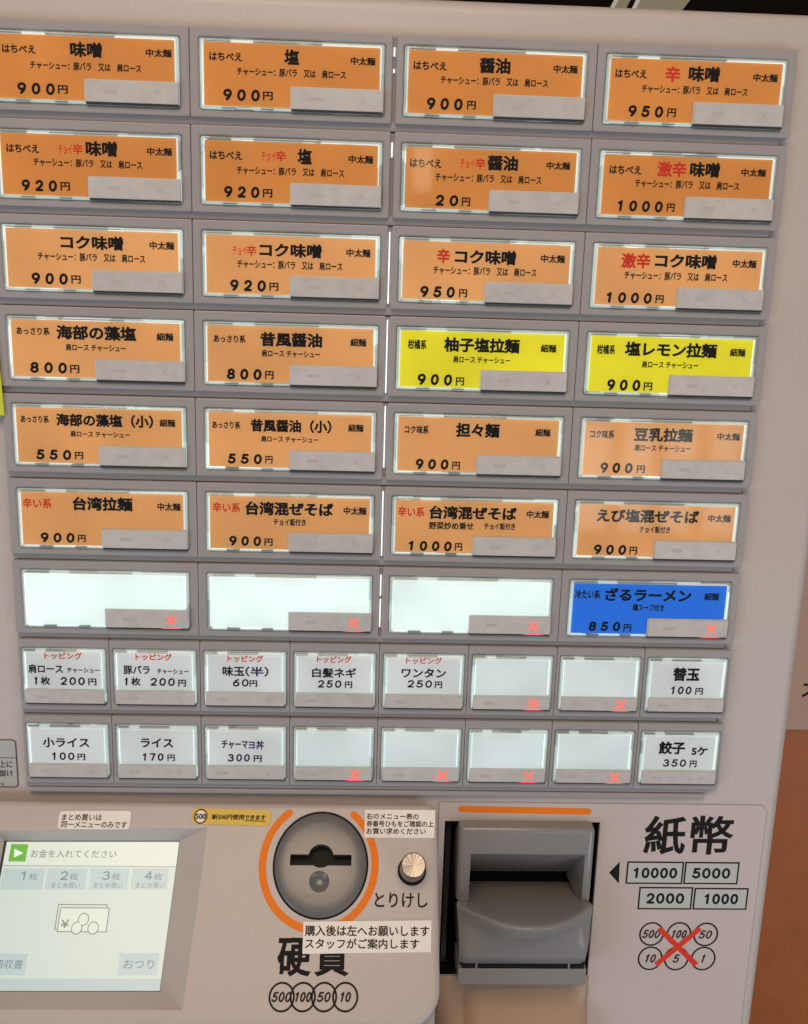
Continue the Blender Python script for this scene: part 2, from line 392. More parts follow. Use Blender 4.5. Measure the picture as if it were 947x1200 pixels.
def cap_mesh(r, tab):
    """clear acrylic cap: outer wall, chamfer, front; the painted leak glow behind it"""
    mb = MB()
    a0, a1, b0, b1 = r
    def loop(d, w, rad): return [(a, b, w) for a, b in rrect(a0+d, a1-d, b0+d, b1-d, rad, 3)]
    L = [loop(0.25, -2.0, 0.9), loop(0.25, 0.7, 0.9), loop(0.55, 1.25, 0.8), loop(1.15, 1.62, 0.7), loop(1.6, 1.7, 0.6)]
    for A, B in zip(L, L[1:]):
        n = len(A)
        for q in range(n): mb.face((A[q], A[(q+1) % n], B[(q+1) % n], B[q]), M['edge'])
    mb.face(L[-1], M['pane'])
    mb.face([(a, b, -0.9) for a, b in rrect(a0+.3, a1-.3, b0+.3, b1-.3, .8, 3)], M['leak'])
    # raised dark bar standing for the gap shadow under the status plate
    ta, tb = tab
    mb.box(ta, a1-0.5, b0+0.35, b0+1.25, -0.8, 1.78, M['seam'])
    w_ = a1-a0                            # bars painting the bright and dark lines of light in the cap rim
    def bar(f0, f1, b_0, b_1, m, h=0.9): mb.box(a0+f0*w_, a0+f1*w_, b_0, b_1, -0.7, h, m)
    bar(0.03, 0.17, b1-1.45, b1-1.0, M['rim_shade']); bar(0.17, 0.29, b1-1.75, b1-0.75, M['rim_glint'])
    bar(0.29, 0.66, b1-1.45, b1-1.0, M['rim_shade']); bar(0.66, 0.975, b1-1.75, b1-1.25, M['rim_glint'])
    mb.box(a1-2.2, a1-1.7, (b0+12 if ta > 20 else b0+9.5), b1-1.9, -0.7, 0.9, M['rim_glint'])
    mb.box(a0+1.6, a0+1.95, b0+2.2, b1-2.4, -0.7, 0.8, M['rim_glint'])
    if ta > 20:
        bar(0.03, 0.12, b0+0.75, b0+1.3, M['rim_glint']); bar(0.12, 0.20, b0+0.75, b0+1.2, M['rim_shade'])
        bar(0.20, 0.33, b0+0.75, b0+1.3, M['rim_glint']); bar(0.33, 0.40, b0+0.75, b0+1.2, M['rim_shade']); bar(0.40, 0.49, b0+0.75, b0+1.3, M['rim_glint'])
    return mb.mesh('clear_cap')
def plate_mesh(a0, a1, b0, b1, marks):
    mb = MB(); mb.box(a0, a1, b0, b1, 1.2, 2.5, M['status'], 0.3, 2)
    mb.box(a0+0.2, a1-0.2, b1+0.02, b1+0.5, 0.8, 1.75, M['white_edge'])
    if a0 > 20: mb.box(a0-0.55, a0-0.05, b0+0.3, b1+0.4, 0.8, 1.75, M['white_edge'])
    (sx, cx, sz) = marks; cy = (b0+b1)/2
    mb.prism(rrect(sx-3.2, sx+3.2, cy-0.9, cy+0.9, 0.8, 3), 2.5, 2.56, M['faint'])
    for q, d in enumerate((1, -1)):
        mb.strip([(cx-1.5, cy-1.5*d), (cx+1.5, cy+1.5*d)], 0.35, 2.56+0.02*q, M['faint'], caps=False)
    return mb.mesh('status_plate')
def cross_mesh(cx, b0, b1, half):
    mb = MB(); cy = (b0+b1)/2
    for q, d in enumerate((1, -1)):
        x0, y0, x1, y1 = cx-half, cy-half*d, cx+half, cy+half*d
        dx, dy = (x1-x0), (y1-y0); l = math.hypot(dx, dy); nx, ny = -dy/l*0.66, dx/l*0.66
        pl = [(x0+nx, y0+ny), (x0-nx, y0-ny), (x1-nx, y1-ny), (x1+nx, y1+ny)]
        mb.prism(pl, 2.52, 2.66+0.05*q, M['red_led'])
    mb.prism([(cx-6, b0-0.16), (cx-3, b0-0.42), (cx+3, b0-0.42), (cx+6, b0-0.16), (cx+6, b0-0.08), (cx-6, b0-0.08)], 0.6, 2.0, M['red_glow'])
    return mb.mesh('sold_out_cross')

wide_out = (-4.6, 95.2, -WH-3.6, 5.0); wide_in = (0, WW, -WH, 0)
small_out = (-2.0, 47.8, -WH-3.6, 5.0); small_in = (0, SW, -WH, 0)
wide_gap_l = bezel_mesh((-4.6, 94.3, -WH-3.6, 5.0), wide_in); wide_gap_r = bezel_mesh((-3.7, 95.2, -WH-3.6, 5.0), wide_in)
wide_bez = bezel_mesh(wide_out, wide_in); small_bez = bezel_mesh(small_out, small_in)
WT = (45.2, WW-0.4, -WH+1.3, -WH+11.2); ST = (1.4, SW-1.0, -WH+1.2, -WH+8.7)
wide_cap = cap_mesh(wide_in, (WT[0], 0)); small_cap = cap_mesh(small_in, (ST[0], 0))
wide_plate = plate_mesh(*WT, (WT[0]+12, WT[1]-10, 0)); small_plate = plate_mesh(*ST, (ST[0]+9, ST[1]-9, 0))
wide_cross = cross_mesh(WT[1]-9.5, WT[2], WT[3], 2.35); small_cross = cross_mesh(ST[1]-9.3, ST[2], ST[3]+0.4, 2.5)

# lettering of every card, read off the photograph: region (x, y, scale) then text boxes
RG = {'A': (0, 0, 1.973), 'B': (460, 0, 1.9446), 'C': (0, 250, 1.973), 'D': (440, 250, 1.868), 'E': (0, 460, 2.0587),
      'F': (440, 460, 1.868), 'G': (0, 650, 2.0587), 'H': (440, 650, 1.868)}
L2 = 'チャーシュー：豚バラ　又は　肩ロース'; L3 = '肩ロース チャーシュー'; CH = 'チョイ飯付き'
# kinds: t title, T red title, s side word, S red side word, l second line, p price digits, y yen, c small red katakana
CARDS = {
 (0,0): ('A', [('s','はちべえ',5,82,113,20),('t','味噌',162,236,115,36),('s','中太麺',337,397,123,19),('l',L2,70,327,154,20),('p','900',40,127,205,30),('y','円',134,157,207,20)]),
 (0,1): ('A', [('s','はちべえ',484,560,131,20),('t','塩',657,692,132,36),('s','中太麺',811,868,142,19),('l',L2,548,800,169,20),('p','900',516,601,220,30),('y','円',608,631,222,20)]),
 (1,0): ('A', [('s','はちべえ',15,90,343,20),('c','チョイ',135,167,345,22),('S','辛',168,192,345,25),('t','味噌',198,271,344,36),('s','中太麺',340,398,351,19),('l',L2,78,329,378,20),('p','920',50,132,429,29),('y','円',140,162,431,20)]),
 (1,1): ('A', [('s','はちべえ',485,560,359,20),('c','チョイ',605,637,361,22),('S','辛',637,662,361,25),('t','塩',688,721,362,36),('s','中太麺',806,863,369,19),('l',L2,548,796,397,20),('p','920',518,600,444,29),('y','円',608,630,447,20)]),
 (0,2): ('B', [('s','はちべえ',48,124,150,20),('t','醤油',198,269,150,36),('s','中太麺',367,422,158,19),('l',L2,110,355,186,20),('p','900',78,160,237,30),('y','円',170,190,240,20)]),
 (0,3): ('B', [('s','はちべえ',508,580,168,20),('T','辛',622,656,169,36),('t','味噌',675,746,169,36),('s','中太麺',822,878,178,19),('l',L2,568,810,206,20),('p','950',537,617,254,29),('y','円',626,646,257,20)]),
 (1,2): ('B', [('s','はちべえ',40,112,372,20),('c','チョイ',155,187,373,22),('S','辛',188,212,373,25),('t','醤油',216,286,372,35),('s','中太麺',351,405,378,18),('l',L2,98,340,407,20),('p','20',98,150,457,28),('y','円',158,177,460,20)]),
 (1,3): ('B', [('s','はちべえ',495,567,387,20),('T','激辛',603,670,386,36),('t','味噌',678,746,387,35),('s','中太麺',795,851,394,18),('l',L2,553,791,421,20),('p','1000',510,616,470,28),('y','円',625,643,473,19)]),
 (2,0): ('C', [('t','コク味噌',140,285,68,33),('s','中太麺',346,403,75,19),('l',L2,88,336,102,20),('p','900',73,157,151,29),('y','円',165,187,153,19)]),
 (2,1): ('C', [('c','チョイ',538,570,86,21),('S','辛',570,593,86,24),('t','コク味噌',600,744,86,33),('s','中太麺',801,857,92,19),('l',L2,549,792,120,20),('p','920',532,615,167,29),('y','円',623,644,170,19)]),
 (3,0): ('C', [('s','あっさり系',38,115,272,18),('t','海部の藻塩',130,315,277,34),('s','細麺',362,401,286,19),('l',L3,152,291,311,17),('p','800',70,155,357,28),('y','円',162,184,360,19)]),
 (3,1): ('C', [('s','あっさり系',494,568,290,18),('t','昔風醤油',602,745,293,34),('s','細麺',810,847,299,19),('l',L3,605,740,325,17),('p','800',525,605,372,28),('y','円',613,633,374,19)]),
 (2,2): ('D', [('T','辛',135,163,93,32),('t','コク味噌',174,308,96,32),('s','中太麺',362,415,100,18),('l',L2,127,353,127,19),('p','950',98,174,172,27),('y','円',183,201,175,18)]),
 (2,3): ('D', [('T','激辛',538,602,104,34),('t','コク味噌',612,747,105,32),('s','中太麺',782,834,111,18),('l',L2,545,771,138,19),('p','1000',503,605,185,26),('y','円',613,631,188,18)]),
 (3,2): ('D', [('s','柑橘系',71,112,287,21),('t','柚子塩拉麺',150,316,289,33),('s','細麺',362,396,296,18),('l',L3,170,295,321,16),('p','900',92,168,364,27),('y','円',176,194,368,18)]),
 (3,3): ('D', [('s','柑橘系',485,525,298,21),('t','塩レモン拉麺',546,748,299,33),('s','細麺',776,810,305,18),('l',L3,583,707,332,16),('p','900',507,580,376,27),('y','円',587,606,379,18)]),
 (4,0): ('E', [('s','あっさり系',50,118,64,18),('t','海部の藻塩（小）',135,370,68,32),('s','細麺',385,423,74,19),('l',L3,170,313,101,16),('p','550',88,172,150,27),('y','円',181,201,152,18)]),
 (4,1): ('E', [('s','あっさり系',512,580,78,18),('t','昔風醤油（小）',605,800,81,32),('s','細麺',840,877,86,19),('l',L3,630,768,113,16),('p','550',550,632,160,27),('y','円',640,658,162,18)]),
 (5,0): ('E', [('S','辛い系',55,125,267,24),('t','台湾拉麺',175,320,269,34),('s','中太麺',380,436,276,19),('p','900',98,180,350,26),('y','円',188,207,352,18)]),
 (5,1): ('E', [('S','辛い系',513,580,277,24),('t','台湾混ぜそば',592,805,281,34),('s','中太麺',829,884,286,19),('l',CH,660,738,313,18),('p','900',553,630,358,26),('y','円',638,658,361,18)]),
 (4,2): ('F', [('s','コク味系',64,117,81,18),('t','担々麺',176,272,83,32),('s','細麺',350,383,88,17),('p','900',88,160,157,25),('y','円',168,185,160,17)]),
 (4,3): ('F', [('s','コク味系',470,523,91,18),('t','豆乳拉麺',566,695,93,31),('s','中太麺',748,798,97,17),('l',L3,567,690,122,16),('p','900',492,563,165,25),('y','円',572,590,168,17)]),
 (5,2): ('F', [('S','辛い系',49,108,261,22),('t','台湾混ぜそば',118,310,264,30),('s','中太麺',331,380,267,17),('l','野菜炒め乗せ',117,215,292,17),('l',CH,238,306,293,16),('p','1000',70,167,336,24),('y','円',174,190,338,17)]),
 (5,3): ('F', [('t','えび塩混ぜそば',484,709,271,30),('s','中太麺',728,778,276,17),('l',CH,578,645,300,16),('p','900',478,549,344,24),('y','円',556,573,346,17)]),
 (6,3): ('H', [('s','冷たい系',437,492,87,20),('t','ざるラーメン',503,692,88,29),('s','細麺',720,752,92,17),('l','鶏スープ付き',563,632,116,16),('p','850',467,536,157,23),('y','円',543,560,160,16)]),
 (7,10): ('G', [('S','トッピング',107,198,244,17),('l','肩ロース',68,152,275,22),('l','チャーシュー',162,240,279,13),('p','1',82,92,304,21),('l','枚',98,122,304,20),('p','200',146,205,305,21),('y','円',213,233,307,17)]),
 (7,11): ('G', [('S','トッピング',327,415,247,17),('l','豚バラ',298,362,278,22),('l','チャーシュー',379,455,282,13),('p','1',300,310,306,21),('l','枚',316,340,306,20),('p','200',363,422,307,21),('y','円',430,449,310,17)]),
 (7,12): ('G', [('S','トッピング',549,635,251,17),('l','味玉',537,590,281,24),('b','（半）',592,648,282,24),('p','60',562,600,309,20),('y','円',602,621,311,16)]),
 (7,13): ('G', [('S','トッピング',765,848,253,17),('l','白髪ネギ',753,860,285,24),('p','250',767,824,312,20),('y','円',832,850,314,16)]),
 (7,14): ('H', [('S','トッピング',67,146,232,15),('l','ワンタン',57,155,259,21),('p','250',70,124,283,18),('y','円',130,146,285,15)]),
 (7,17): ('H', [('t','替玉',651,710,262,30),('p','100',645,692,297,19),('y','円',700,717,299,15)]),
 (8,10): ('G', [('l','小ライス',103,216,453,24),('p','100',123,180,486,20),('y','円',187,206,488,16)]),
 (8,11): ('G', [('l','ライス',340,418,454,23),('p','170',342,395,488,20),('y','円',404,422,490,16)]),
 (8,12): ('G', [('l','チャーマ',535,598,458,21),('b','ヨ丼',600,637,459,22),('p','3',550,565,490,20),('q','00',570,603,490,20),('y','円',612,632,492,16)]),
 (8,17): ('H', [('t','餃子',620,678,423,29),('t','5ケ',692,727,430,19),('p','350',630,680,456,18),('y','円',688,703,458,15)]),
}
STY = {'t': ('ink', 0.042, 0), 'T': ('inkred', 0.040, 0), 's': ('ink', 0.033, 0), 'S': ('inkred', 0.028, 0), 'c': ('inkred', 0.014, 0),
       'l': ('ink', 0.031, 0), 'p': ('ink', 0.048, 0.14), 'y': ('ink', 0.032, 0), 'b': ('inkblue', 0.03, 0), 'q': ('inkblue', 0.048, 0.14)}
def card_mesh(key, org, r, tab, m):
    small_ = key[1] > 9
    mb = MB(); CWZ = 0.5
    mb.prism(rrect(r[0]+2.3, r[1]-2.5, r[2]+1.9, r[3]-2.0, 0.3, 2), -0.6, CWZ, m)
    if key in CARDS:
        reg, items = CARDS[key]; x0, y0, sc = RG[reg]
        for kd, body, a, b, yc, h in items:
            px0, px1, py = x0+a/sc, x0+b/sc, y0+yc/sc
            L, R_, = on_panel(px0, py, CWZ), on_panel(px1, py, CWZ); T_, B_ = on_panel((px0+px1)/2, py-h/sc/2, CWZ), on_panel((px0+px1)/2, py+h/sc/2, CWZ)
            c = on_panel((px0+px1)/2, py, CWZ); im, bold, sh = STY[kd]
            w, hh = R_[0]-L[0], T_[1]-B_[1]
            if body in ('ー', '1'): pass
            if kd in 'pq':
                mb.num(body, L[0]-org[0], R_[0]-org[0], c[1]-org[1], hh*0.92, CWZ+0.06, M[im], None, 0.235 if not small_ else 0.20, 0.60 if not small_ else 0.32)
                continue
            mb.text(body, c[0]-org[0], c[1]-org[1], w, hh, CWZ+0.02, M[im], None, bold, sh, 1.35 if kd in 'pq' and len(body) > 1 else 1.0)
    return mb.mesh('menu_card')
def say(key):
    return ''.join(i[1] for i in CARDS[key][1] if i[0] in 'tTcS') if key in CARDS else ''
def add_button(r, c, small):
    key = (r, c+10) if small else (r, c)
    org = (c*50.0+SX, -r*RP, 0) if small else (c*100.0, -r*RP, 0)
    box = small_in if small else wide_in
    soldout = (small and (r, c) in ((7, 5), (7, 6), (8, 3), (8, 4), (8, 5), (8, 6))) or (not small and r == 6)
    if small: cm = M['card_white'] if key in CARDS else M['card_blank_small']
    elif r == 6: cm = M['card_blue'] if c == 3 else M['card_blank']
    elif r == 3 and c > 1: cm = M['card_yellow']
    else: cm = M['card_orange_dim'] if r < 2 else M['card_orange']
    tone = ('blue' if cm is M['card_blue'] else 'yellow' if cm is M['card_yellow'] else 'orange' if 'orange' in cm.name else 'white')
    lab = (tone + ' menu button reading ' + ''.join(i[1] for i in CARDS[key][1] if i[0] in 'tTlb')[:14]) if key in CARDS else 'blank white lit button with a red cross'
    bz = small_bez if small else (wide_gap_l if c == 1 else wide_gap_r if c == 2 else wide_bez)
    b = link('topping_button' if small else 'menu_button', bz, machine, org, lab)
    link('menu_card', card_mesh(key, org, box, None, cm), b, org)
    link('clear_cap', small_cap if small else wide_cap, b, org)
    link('status_plate', small_plate if small else wide_plate, b, org)
    if soldout: link('sold_out_cross', small_cross if small else wide_cross, b, org, 'lit red cross')
for r in range(7):
    for c in range(4): add_button(r, c, False)
for r in (7, 8):
    for c in range(8): add_button(r, c, True)
for r in range(7):                                    # backlight showing through the joint of the two halves
    mb = MB(); y = -r*RP
    spans = {0: [(-1, -5), (-11, -12.5)], 1: [(0, -7)], 2: [(2, -34)], 3: [(3, -35)], 4: [(3, -30)], 5: [(2, -34)], 6: [(0, -12), (-14, -30)]}[r]
    for a, b_ in spans: mb.box(194.85, 195.5, y+b_, y+a, -2.6, -1.2, M['lamp'])
    link('backlight_gap', mb.mesh('backlight_gap'), machine)

# ------------------------------------------------------------------ sheet round the bill unit, with its printing
PZ = FRONT + 0.5
pm = MB()
sx1, sy1 = on_panel(908, 943, PZ); sx0 = 233.0; sy1 -= 0.5
sheet = MB(); sheet.prism(rrect(sx0, 428.5, -640, sy1, [6, 1, 1, 1], 6), FRONT+0.02, PZ, M['plate'])
hole = MB(); hole.box(bx0-0.3, bx1+0.3, by0-0.3, by1+0.3, -70, 60, M['dark'])
link('bill_panel_sheet', cut(sheet.mesh('bill_panel_sheet', True), [hole.mesh('hole')]), machine)
# fine dark line along the edge of the sheet
ln = MB(); e = rrect(sx0, 428.5, -640, sy1, [6, 1, 1, 1], 6)
ln.strip(e, 0.35, PZ+0.03, M['rail'], closed=True)
link('sheet_outline', ln.mesh('sheet_outline'), machine)
def pp(px, py): return on_panel(px, py, PZ)
ob = MB(); a = pp(541, 948); b = pp(689, 951)
ob.strip([a, ((a[0]+b[0])/2, (a[1]+b[1])/2), b], 4.1, PZ+0.1, M['orange'])
link('orange_strip', ob.mesh('orange_strip'), machine)
Z4 = (690, 920, 3.685)
def z4(x, y): return pp(Z4[0]+x/Z4[2], Z4[1]+y/Z4[2])
def box_text(mb, f, x0, x1, y0, y1, body, m, z, fn=None, **k):
    l, r = f(x0, (y0+y1)/2), f(x1, (y0+y1)/2); t, b = f((x0+x1)/2, y0), f((x0+x1)/2, y1)
    mb.text(body, (l[0]+r[0])/2, (t[1]+b[1])/2, r[0]-l[0], abs(t[1]-b[1]), z, m, fn, **k)
mb = MB(); box_text(mb, z4, 240, 420, 132, 300, '紙', M['ink'], PZ+0.08, bold=0.022); box_text(mb, z4, 438, 625, 132, 300, '幣', M['ink'], PZ+0.08, bold=0.018)
link('lettering', mb.mesh('lettering'), machine, label='large black characters reading 紙幣')
mb = MB(); t = [z4(88, 378), z4(130, 425), z4(134, 331)]; mb.prism(t, PZ, PZ+0.1, M['ink'])
link('arrow_mark', mb.mesh('arrow_mark'), machine)
for txt, x0, x1, y0, y1, tx0, tx1 in (('10000', 162, 408, 330, 427, 188, 382), ('5000', 412, 647, 332, 428, 447, 611),
                                      ('2000', 214, 447, 440, 537, 248, 412), ('1000', 452, 686, 444, 538, 494, 645)):
    ym = (y0+y1)/2; mb = MB()
    l, r, t, b = z4(x0, ym)[0], z4(x1, ym)[0], z4((x0+x1)/2, y0)[1], z4((x0+x1)/2, y1)[1]
    mb.prism([(l, b), (r, b), (r, t), (l, t)], PZ, PZ+0.06, M['ink'])
    mb.prism([(l+1, b+1), (r-1, b+1), (r-1, t-1), (l+1, t-1)], PZ+0.05, PZ+0.11, M['note_fill'])
    a_, b_ = z4(tx0, ym), z4(tx1, ym); mb.num(txt, a_[0], b_[0], a_[1], z4(tx0, ym-23)[1]-z4(tx0, ym+23)[1], PZ+0.15, M['ink'], None, 0.205, 0.16, 0.0)
    link('banknote_mark', mb.mesh('banknote_mark'), machine, label='boxed banknote value %s' % txt)
for txt, cx, cy, tw in (('500', 271, 643, 74), ('100', 389, 643, 66), ('50', 505, 645, 54), ('10', 265, 748, 48), ('5', 378, 749, 26), ('1', 494, 749, 16)):
    mb = MB(); c = z4(cx, cy); ra = z4(cx+50, cy)[0]-c[0]; rb = c[1]-z4(cx, cy+48)[1]
    mb.strip(ell(c[0], c[1], ra, rb), 1.05, PZ+0.08, M['ink'], closed=True)
    a_, b_ = z4(cx-tw/2, cy), z4(cx+tw/2, cy); mb.num(txt, a_[0], b_[0], a_[1], z4(cx, cy-18)[1]-z4(cx, cy+18)[1], PZ+0.1, M['ink'], None, 0.16, 0.16, 0.2)
    link('coin_mark', mb.mesh('coin_mark'), machine, label='circled coin value %s crossed out' % txt)
mb = MB()
for q, (x0, y0, x1, y1) in enumerate(((304, 618, 464, 776), (480, 618, 290, 775))):
    mb.strip([z4(x0, y0), z4((x0+x1)/2, (y0+y1)/2), z4(x1, y1)], 3.3, PZ+0.26+0.05*q, M['redx'], caps=False)
link('red_cross', mb.mesh('red_cross'), machine)

# ------------------------------------------------------------------ bill unit
acc = link('bill_acceptor', None, machine, ((bx0+bx1)/2, by0, FRONT), 'grey bill unit with a curved tray under its slot')
li = MB()
for q in ([(bx0, by0), (bx1, by0)], [(bx1, by0), (bx1, by1)], [(bx1, by1), (bx0, by1)], [(bx0, by1), (bx0, by0)]):
    (a0, b0), (a1, b1) = q
    nx, ny = (b0-b1), (a1-a0); l = math.hypot(nx, ny); nx, ny = nx/l*0.8, ny/l*0.8
    li.face([(a0+nx, b0+ny, -68), (a1+nx, b1+ny, -68), (a1+nx, b1+ny, FRONT+0.7), (a0+nx, b0+ny, FRONT+0.7)], M['dark'])
li.face([(bx0, by0, -67), (bx1, by0, -67), (bx1, by1, -67), (bx0, by1, -67)], M['dark'])
li.box(bx0+0.9, bx0+5.0, by0+1, by1-1, -60, -16, M['seam'])
link('recess_liner', li.mesh('recess_liner'), acc)
Z3 = (500, 920, 3.946)
def z3(x, y, w): return on_panel(Z3[0]+x/Z3[2], Z3[1]+y/Z3[2], w)
HW = 4.0                                              # front of the upper housing
hl = z3(147, 300, HW)[0]; hr = z3(776, 300, HW)[0]; ht = z3(460, 187, HW-3)[1]
ml, mr = z3(197, 380, HW)[0], z3(733, 400, HW)[0]; mt = z3(460, 262, HW)[1]
tw0, tw1, tw2 = -24.0, 9.0, 36.0                      # tray: back, sides, middle of its lip
tb = z3(460, 446, tw0-6)[1]; ts = z3(155, 548, tw1)[1]; tm = z3(470, 658, tw2)[1]
NX = 24
def across(fv, fw, x0=hl, x1=hr):
    o = []
    for k in range(NX+1):
        t = k/NX; q = 1-(2*t-1)**2
        o.append((x0+(x1-x0)*t, fv(q), fw(q)))
    return o
hb = ts - 4
hs = MB(); hs.box(hl, hr, hb, ht, -62, HW, M['grey'], 3.2, 4)
mc = MB()                                             # the mouth, flaring outwards
slot_t = z3(460, 395, tw0)[1]
fr = [(ml, ts-8), (mr, ts-8), (mr, mt), (ml, mt)]; bk = [(ml+2.5, tb-8), (mr-3.5, tb-8), (mr-3.5, slot_t), (ml+2.5, slot_t)]
V0 = [mc.bm.verts.new((a, b, HW+8)) for a, b in [(a+(a-185)*0, b) for a, b in fr]]; V1 = [mc.bm.verts.new((a, b, tw0)) for a, b in bk]
mc.bm.faces.new(V0); mc.bm.faces.new(V1[::-1])
for k in range(4): mc.bm.faces.new((V1[k], V1[(k+1) % 4], V0[(k+1) % 4], V0[k]))
mc.mi(M['grey'])
sl = MB(); sl.box(ml+2.6, mr-3.6, tb-5, slot_t-0.2, -58, tw0+1, M['dark'])
link('housing', cut(hs.mesh('housing', True), [mc.mesh('mouth', True), sl.mesh('slot', True)]), acc)
sb = MB(); sb.box(ml+2.7, mr-3.7, tb-4.5, slot_t-0.3, -56, -34, M['dark'])
for k in range(9):
    x = ml+8+k*(mr-ml-18)/8; sb.box(x, x+1.6, slot_t-2.4, slot_t-0.4, -34, tw0-2, M['seam'])
link('bill_slot', sb.mesh('bill_slot'), acc)
tr = MB()
yb = z3(460, 712, tw2-4)[1]; yl = z3(460, 825, 19)[1]
rows = [across(lambda q: tb, lambda q: tw0-6, ml+0.5, mr-0.5)]
for s_ in (0.35, 0.7, 0.9, 0.97):
    rows.append(across(lambda q: tb+(ts-tb)*s_*(1-q)+(tm-tb)*s_*q, lambda q: tw0+(tw1-tw0)*s_*(1-q)+(tw2-tw0)*s_*q, hl+0.2 if s_ > .75 else ml-1, hr-0.2 if s_ > .75 else mr+1))
lipv = lambda q: ts*(1-q)+tm*q
lipw = lambda q: tw1*(1-q)+tw2*q
rows.append(across(lambda q: lipv(q)-0.5, lambda q: lipw(q)+0.7, hl, hr))
rows.append(across(lambda q: lipv(q)-1.6, lambda q: lipw(q)+0.9, hl, hr))
rows.append(across(lambda q: (lipv(q)-1)*0.5+yb*0.5, lambda q: (tw1+3)*(1-q)+(tw2-2.5)*q, hl+.6, hr-.6))
rows.append(across(lambda q: yb-0.5, lambda q: (tw1+4)*(1-q)+(tw2-5)*q, hl+.8, hr-1))
rows.append(across(lambda q: yb-2.0-2*q, lambda q: (tw1+5)*(1-q)+(tw2-8.5)*q, hl+1, hr-1.4))
flat = lambda q, a, b: a+(b-a)*(1-(1-q)**16)
rows.append(across(lambda q: yb*0.55+yl*0.45-2*q, lambda q: flat(q, 17, 22.0), hl+1.3, hr-2.2))
rows.append(across(lambda q: yb*0.25+yl*0.75, lambda q: flat(q, 17.5, 20.0), hl+1.6, hr-3))
rows.append(across(lambda q: yl, lambda q: flat(q, 17.5, 19), hl+1.8, hr-4))
rows.append(across(lambda q: yl-0.4, lambda q: flat(q, 15.5, 17), hl+2.2, hr-4.4))
rows.append(across(lambda q: yl-0.5, lambda q: -40, hl+2.2, hr-4.4))
tr.grid(rows, M['grey'])
sd = [r[0] for r in rows]; tr.face([(p[0], p[1], p[2]) for p in sd[3:]], M['grey'])
sd = [r[-1] for r in rows]; tr.face([(p[0], p[1], p[2]) for p in sd[3:]][::-1], M['grey'])
link('tray', tr.mesh('tray', True), acc)
bp = MB(); p0, p1 = z3(146, 845, 18.5), z3(733, 925, 18.5)
bp.box(p0[0], p1[0], p1[1], z3(460, 850, 18.5)[1], -6, 18.5, M['grey'], 0.5, 3)
bp.box(p0[0]+2.2, p1[0]-1.5, z3(460, 850, 18.5)[1]-0.4, yl+0.3, -40, 18.2, M['dark'])
for fx in (0.14, 0.86):
    x = p0[0]+(p1[0]-p0[0])*fx; bp.box(x-.5, x+.5, z3(460, 850, 18.5)[1]-0.2, yl+0.2, 8, 18.6, M['grey'])
link('bottom_plate', bp.mesh('bottom_plate'), acc)
# beige chute below the recess
ch = MB()
cl, cr2 = bx0-1, bx1+1.0
prof = [(by0-0.3, FRONT+0.1), (by0-0.5, PZ+0.8), (by0-8, PZ+1.6), (by0-16, PZ+3), (by0-22, PZ+6), (by0-28, PZ+11), (by0-34, PZ+15), (by0-120, PZ+24)]
rws = []
for v, w in prof:
    xs = [cl-0.01, cl+1, cl+8, cl+16, cl+17.5, cl+20] + [cl+20+(cr2-cl-32)*k/8 for k in range(1, 9)] + [cr2-8, cr2-3, cr2-0.5, cr2]
    rws.append([(x, v, (w if 1 < i < len(xs)-2 else PZ+0.2+(w-PZ)*0.55 if i in (1, len(xs)-2) else FRONT+0.1) + (3.5 if (i >= 5 and i < len(xs)-3 and v < by0-8) else 0)) for i, x in enumerate(xs)])
ch.grid(rws, M['beige'])
link('chute_cover', ch.mesh('chute_cover', True), machine)

# ------------------------------------------------------------------ console with screen, coin slot and cancel knob
CR = 231.0; CB = on_console(400, 1207)[1]
consl = link('console', None, machine, (80, CV, CW), 'sloping cream console with screen and coin slot')
slab = MB(); slab.prism(rrect(-70, CR, -CB, 0, [6, 1, 1, 20], 8), -34, 0, M['body'], cflip)
bmesh.ops.recalc_face_normals(slab.bm, faces=slab.bm.faces)
slab.bm.faces.ensure_lookup_table()
front = [f for f in slab.bm.faces if f.normal.dot(Vector(NN)) > 0.9][0]
rb = bmesh.ops.bevel(slab.bm, geom=list(front.edges), offset=3.6, segments=5, affect='EDGES', profile=0.5)
for f in rb['faces']: f.smooth = True
SD = -9.0                                             # the glass lies this far below the face
def ocon(px, py, h): return on_console(px, py, h)
so = [ocon(-30, 1183, 0), ocon(214, 1184, 0), ocon(243, 970, 0), ocon(-30, 973, 0)]
si = [ocon(-22, 1162, SD), ocon(187.5, 1162, SD), ocon(211, 985, SD), ocon(5, 985, SD)]
si[0] = (si[3][0], si[0][1]); so[0] = (si[3][0]-5, so[0][1]); so[3] = (si[3][0]-5, so[3][1])
frm = MB()
kf = 4.0/abs(SD)
V0 = [frm.bm.verts.new(con(a+(a-i[0])*kf, b+(b-i[1])*kf, 4.0)) for (a, b), i in zip(so, si)]; V1 = [frm.bm.verts.new(con(a, b, SD)) for a, b in si]
Vb = [frm.bm.verts.new(con(a, b, SD-3)) for a, b in si]
frm.bm.faces.new(V0); frm.bm.faces.new(Vb[::-1])
for k in range(4):
    frm.bm.faces.new((V1[k], V1[(k+1) % 4], V0[(k+1) % 4], V0[k])); frm.bm.faces.new((Vb[k], Vb[(k+1) % 4], V1[(k+1) % 4], V1[k]))
frm.mi(M['body'])
Z2 = (280, 920, 3.788)
def z2(x, y, h=0.0): a, b = on_console(Z2[0]+x/Z2[2], Z2[1]+y/Z2[2], h); return a, -b
bc = z2(363, 352); bra = (z2(568, 352)[0]-z2(157, 352)[0])/2; brb = (z2(363, 118)[1]-z2(363, 585)[1])/2
cc = MB(); cc.prism(ell(bc[0], bc[1], bra+0.9, brb+0.9, 64), -12, 10, M['body'], cflip)
